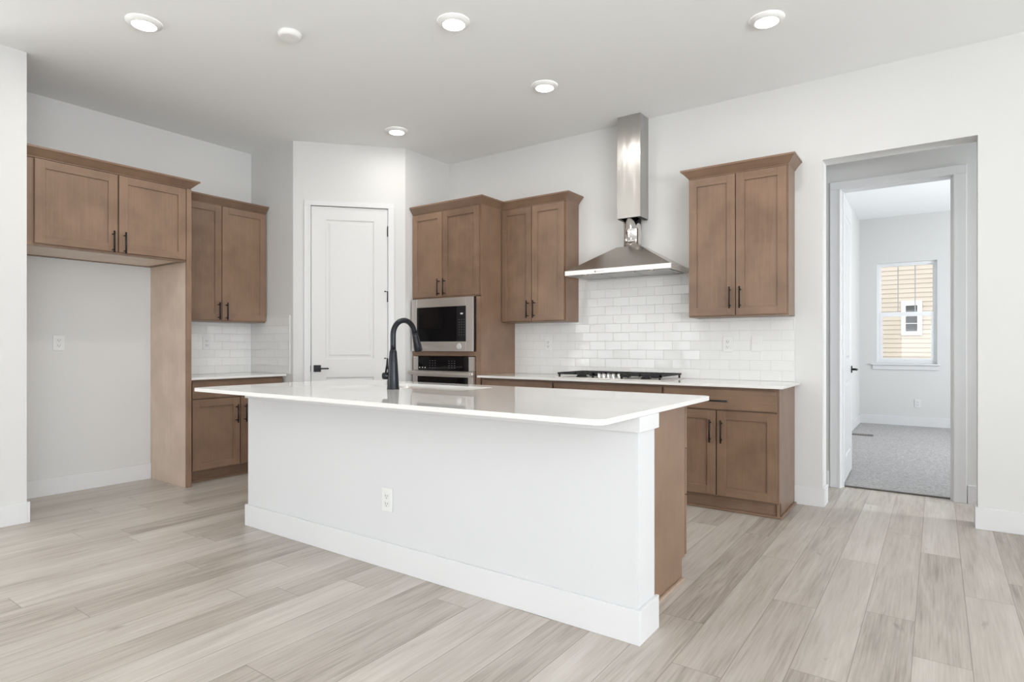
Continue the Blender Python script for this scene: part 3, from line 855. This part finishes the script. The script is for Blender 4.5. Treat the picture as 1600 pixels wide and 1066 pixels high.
for x, y, r in ((-.29, -.11, .040), (-.29, .11, .034), (0, .10, .052), (.29, -.11, .034), (.29, .11, .040)):
    bm = B(); lathe(bm, [(r * 1.25, .008), (r * 1.2, .014), (r, .016), (r, .024), (r * .6, .028)], (x, y, 0), 28); obj('burner', bm, IRON, ck)
for x, y in ((-.085, -.19), (-.043, -.19), (0, -.19), (.043, -.19), (.075, -.15)):
    bm = B(); lathe(bm, [(.021, .008), (.020, .014), (.017, .016), (.0155, .040), (.013, .042)], (x, y, 0), 24); bx(bm, x - .003, x + .003, y - .017, y + .017, .040, .047, bev=.001); obj('knob', bm, CHROME, ck)

# ------------------------------------------------------------------ island
IX0, IX1, IYF, IYB = -3.752, -0.978, 2.253, 2.425
struct(box('wall_island', ISLANDW, (IX0, IX1, IYF, IYB, 0, 0.910)))
base('baseboard_island', (IX0 - BBT, IX1 + BBT, IYF - BBT, IYF), (IX0 - BBT, IX0, IYF, IYB + BBT), (IX1, IX1 + BBT, IYF, IYB + BBT))
bm = B()
for d in ((IX0 - BBT, IX1 + BBT, IYF - BBT, IYF), (IX0 - BBT, IX0, IYF, IYB + BBT), (IX1, IX1 + BBT, IYF, IYB + BBT)): bx(bm, *d, 0.848, 0.9105, bev=.0015)
struct(obj('trim_4', bm, TRIM))
ic = thing('island_cabinet', 'wooden island base cabinet behind the white half wall', 'cabinet', (0, 0, 0))
ex = -1.063; yk, yd = 3.000, 3.070
bm = B(); prism(bm, [(IYB + .001, 0), (yk, 0), (yk, .11), (yd - .027, .11), (yd - .027, .9105), (IYB + .001, .9105)], -ex, -ex + .02)
# rotate the profile: (y, z, x) -> world
for v in bm.verts: v.co = Vector((-v.co.z, v.co.x, v.co.y))
obj('side_panel', bm, [WOOD], ic)
ix = [IX0 + .06, -3.09, -2.20, -1.66, ex - .021]
bm = B()
bx(bm, ix[0], ix[1] - .001, IYB + .001, yd - .027, .11, .9105); bx(bm, ix[2] + .001, ix[4], IYB + .001, yd - .027, .11, .9105)
bx(bm, ix[1] - .001, ix[2] + .001, yd - .047, yd - .027, .11, .9105); bx(bm, ix[1], ix[2], IYB + .001, yd - .047, .11, .60)
obj('body', bm, [WOOD], ic)
box('toe_kick', [WOODX], (ix[0], ex - .021, yk - .02, yk, 0, .11), ic)
bm = B(); bx(bm, ex, ex + .018, IYB + BBT + .001, yk, 0, .018, bev=.004); obj('shoe_moulding', bm, [wood_mat('light_maple', (.36, .27, .205), (.50, .385, .30), 'Y')], ic)
for a, b in ((-3.690, -3.40), (-3.395, -3.10), (-3.085, -2.655), (-2.650, -2.21), (-2.19, -1.67)):
    bm = shaker(a, b, .116, .885)
    for v in bm.verts: v.co = Vector((a + b - v.co.x, yd - v.co.y, v.co.z))
    d = obj('door', bm, [WOOD, WOODX], ic)
    hb = B(); tube(hb, [(b - .04, yd + .036, .66), (b - .04, yd + .036, .82)], .006, 10)
    for z in (.69, .79): tube(hb, [(b - .04, yd + .036, z), (b - .04, yd - .001, z)], .0048, 8)
    obj('handle', hb, BLACK, d)
for za, zb in ((.116, .42), (.428, .66), (.668, .885)):
    a, b = -1.652, ex + .001
    bm = B(); bx(bm, a, b, yd - .02, yd, za, zb, bev=.0015); d = obj('drawer', bm, [WOODX], ic)
    hb = B(); zc_ = (za + zb) / 2; tube(hb, [((a + b) / 2 - .08, yd + .036, zc_), ((a + b) / 2 + .08, yd + .036, zc_)], .006, 10)
    for s in (-.055, .055): tube(hb, [((a + b) / 2 + s, yd + .036, zc_), ((a + b) / 2 + s, yd - .001, zc_)], .0048, 8)
    obj('handle', hb, BLACK, d)

# quartz top with eased corners and a sink cut-out
def rrect(x0, x1, y0, y1, r, n=6):
    pts = []
    for cx_, cy_, a0 in ((x1 - r, y0 + r, -PI / 2), (x1 - r, y1 - r, 0), (x0 + r, y1 - r, PI / 2), (x0 + r, y0 + r, PI)):
        for k in range(n + 1):
            a_ = a0 + PI / 2 * k / n; pts.append((cx_ + r * math.cos(a_), cy_ + r * math.sin(a_)))
    return pts


SX0, SX1, SY0, SY1 = -3.03, -2.27, 2.680, 3.015
CT0, CT1 = 0.911, 0.932
bm = B(); ring_solid(bm, rrect(-3.815, -0.968, 1.912, 3.180, 0.045), rrect(SX0, SX1, SY0, SY1, 0.03), CT0, CT1)
tag(obj('island_countertop', bm, QUARTZ), 'large glossy white quartz countertop on the island', 'countertop', 'white countertops')
# sink
sk = thing('sink', 'stainless undermount sink in the island countertop', 'sink', (0, 0, 0))
bm = B(); n = 28
lo = [(rrect(SX0 - .012, SX1 + .012, SY0 - .012, SY1 + .012, .03), .9105), (rrect(SX0 + .002, SX1 - .002, SY0 + .002, SY1 - .002, .03), .9105), (rrect(SX0 + .004, SX1 - .004, SY0 + .004, SY1 - .004, .03), .72), (rrect(SX0 + .03, SX1 - .03, SY0 + .03, SY1 - .03, .03), .70)]
rows = [[bm.verts.new((x, y, z)) for x, y in l] for l, z in lo]
for p, q in zip(rows, rows[1:]):
    for i in range(n): bm.faces.new((p[i], p[(i + 1) % n], q[(i + 1) % n], q[i]))
bm.faces.new(rows[-1]); obj('basin', bm, STEEL, sk)
bm = B(); lathe(bm, [(.045, .7005), (.045, .703), (.02, .7025)], ((SX0 + SX1) / 2, (SY0 + SY1) / 2, 0), 24); obj('drain', bm, CHROME, sk)

# faucet
fc = thing('faucet', 'matte black gooseneck pull-down faucet on the island countertop', 'faucet', (-2.693, 2.556, CT1 + .0003))
bm = B(); lathe(bm, [(.0375, 0), (.0375, .003), (.036, .006), (.033, .06), (.0285, .14), (.0225, .225), (.0175, .24)], (0, 0, 0), 36); obj('base', bm, FAUCETM, fc)
pts = [(0, 0, .235)]; R_ = .092; zc_ = .328
pts += [(0, 0, .27), (0, 0, zc_)]
for k in range(1, 17):
    a_ = PI - k * (PI * .94) / 16; pts.append((0, R_ + R_ * math.cos(a_), zc_ + R_ * math.sin(a_)))
bm = B(); tube(bm, pts, .0165, 18); obj('spout', bm, FAUCETM, fc)
e0, e1 = Vector(pts[-2]), Vector(pts[-1]); dr_ = (e1 - e0).normalized()
bm = B(); p0 = e1; tube(bm, [p0, p0 + dr_ * .02, p0 + dr_ * .085, p0 + dr_ * .118, p0 + dr_ * .122], [.0175, .018, .0225, .0245, .022], 20)
sp = obj('spray_head', bm, FAUCETM, fc)
bm = B(); q0 = p0 + dr_ * .03 + Vector((0, .024, .004)); tube(bm, [q0, q0 + dr_ * .05 + Vector((0, .005, 0)), q0 + dr_ * .09 + Vector((0, .010, 0))], [.004, .006, .005], 10); obj('spray_button', bm, FAUCETM, sp)
bm = B(); tube(bm, [(-.020, -.012, .080), (-.050, -.030, .080), (-.056, -.034, .080)], [.021, .021, .018], 20)
kb = obj('handle', bm, FAUCETM, fc)
bm = B(); tube(bm, [(-.040, -.024, .095), (-.034, -.020, .145), (-.030, -.018, .185)], [.006, .005, .0045], 12); obj('lever', bm, FAUCETM, kb)


# ------------------------------------------------------------------ outlets and switches (local: x across, -y out of the wall)
def outlet(label, loc, rz, kind='outlet'):
    t = thing('outlet' if kind == 'outlet' else 'light_switch', label, 'outlet' if kind == 'outlet' else 'switch', loc, rz, 'white wall plates')
    bm = B(); bx(bm, -.040, .040, -.006, .0, -.063, .063, bev=.0025); obj('cover_plate', bm, PLASTIC, t)
    if kind == 'outlet':
        for s in (-1, 1):
            bm = B(); bx(bm, -.018, .018, -.0085, -.005, s * .021 - .016, s * .021 + .016, bev=.003); so = obj('socket', bm, PLASTIC, t)
            bm = B()
            bx(bm, -.009, -.006, -.0090, -.0080, s * .021 - .004, s * .021 + .008); bx(bm, .006, .009, -.0090, -.0080, s * .021 - .003, s * .021 + .007)
            lathe(bm, [(.003, -.0090), (.003, -.0080)], (0, 0, s * .021 - .010), 10, axis='Y'); obj('slot', bm, SLOT, so)
    else:
        bm = B(); bx(bm, -.006, .006, -.008, -.005, -.013, .013); bx(bm, -.0045, .0045, -.018, -.006, -.002, .010, bev=.001); obj('toggle', bm, PLASTIC, t)
    return t


outlet('white outlet on bare wall in the refrigerator space', (XL + .0005, 1.845, 1.219), PI / 2)
outlet('white outlet on left tiled backsplash under the wall cabinet', (XL + .0105, 3.045, 1.222), PI / 2)
outlet('white outlet on tile left of the cooktop', (-3.075, YB - .0105, 1.211), 0)
outlet('white outlet on tile below the cabinet right of the hood', (-1.377, YB - .0105, 1.208), 0)
outlet('white toggle switch on tile at right end of backsplash', (-1.156, YB - .0105, 1.212), 0, 'switch')
outlet('white outlet low on the front of the white island', (-2.416, IYF - .0005, .366), 0)
outlet('white outlet under the bedroom window', (-.235, 10.7195, .342), 0)

# floor vent on the carpet
fv = thing('floor_vent', 'dark floor register in the grey bedroom carpet', 'vent', (-.83, 9.23, .0082))
bm = B()
for a in ((-.14, .14, -.065, -.05), (-.14, .14, .05, .065), (-.14, -.125, -.05, .05), (.125, .14, -.05, .05)): bx(bm, *a, 0, .006)
obj('frame', bm, VENTM, fv)
bm = B()
for k in range(9): bx(bm, -.12 + k * .028, -.108 + k * .028, -.05, .05, .0005, .004)
obj('louvres', bm, VENTM, fv)
# metal strip between plank and carpet
struct(box('trim_5', plain('dark_transition', (.12, .11, .10), .5, .5), (-.655, .095, 5.785, 5.812, .0, .010)))

# ------------------------------------------------------------------ ceiling fixtures
def downlight(label, x, y, power=6.5):
    t = thing('recessed_light', label, 'ceiling light', (x, y, ZC), 0, 'recessed ceiling lights')
    bm = B(); lathe(bm, [(.100, -.0004), (.099, -.006), (.074, -.022), (.068, -.022), (.066, -.014)], (0, 0, 0), 40, cap=False); obj('trim_ring', bm, FIXT, t)
    bm = B(); lathe(bm, [(.0665, -.012), (.0675, -.0205)], (0, 0, 0), 40); obj('lens', bm, LENS, t)
    ld = bpy.data.lights.new('lamp', 'AREA'); ld.shape = 'DISK'; ld.size = .12; ld.energy = power; ld.color = (1.0, .955, .89)
    o = bpy.data.objects.new('lamp', ld); COL.objects.link(o); o.parent = t; o.location = (0, 0, -.025)
    return t


downlight('lit recessed ceiling light at far left, left of the smoke detector', -3.97, 1.702, 9.0)
downlight('lit recessed ceiling light over the island centre, right of the smoke detector', -2.415, 2.794)
downlight('lit recessed ceiling light at right, nearest the doorway wall', -.845, 3.870, 5.0)
downlight('lit recessed ceiling light left of the range hood chimney', -2.443, 3.881, 4.0)
downlight('smallest lit recessed ceiling light, in front of the pantry', -4.062, 3.901, 3.5)
sd = thing('smoke_detector', 'white round smoke detector on the ceiling', 'smoke detector', (-3.353, 2.296, ZC))
bm = B(); lathe(bm, [(.074, -.0003), (.074, -.010), (.066, -.028), (.055, -.032)], (0, 0, 0), 36); obj('housing', bm, FIXT, sd)
bm = B(); lathe(bm, [(.008, -.0318), (.007, -.035)], (.03, 0, 0), 14); obj('test_button', bm, PLASTIC, sd)
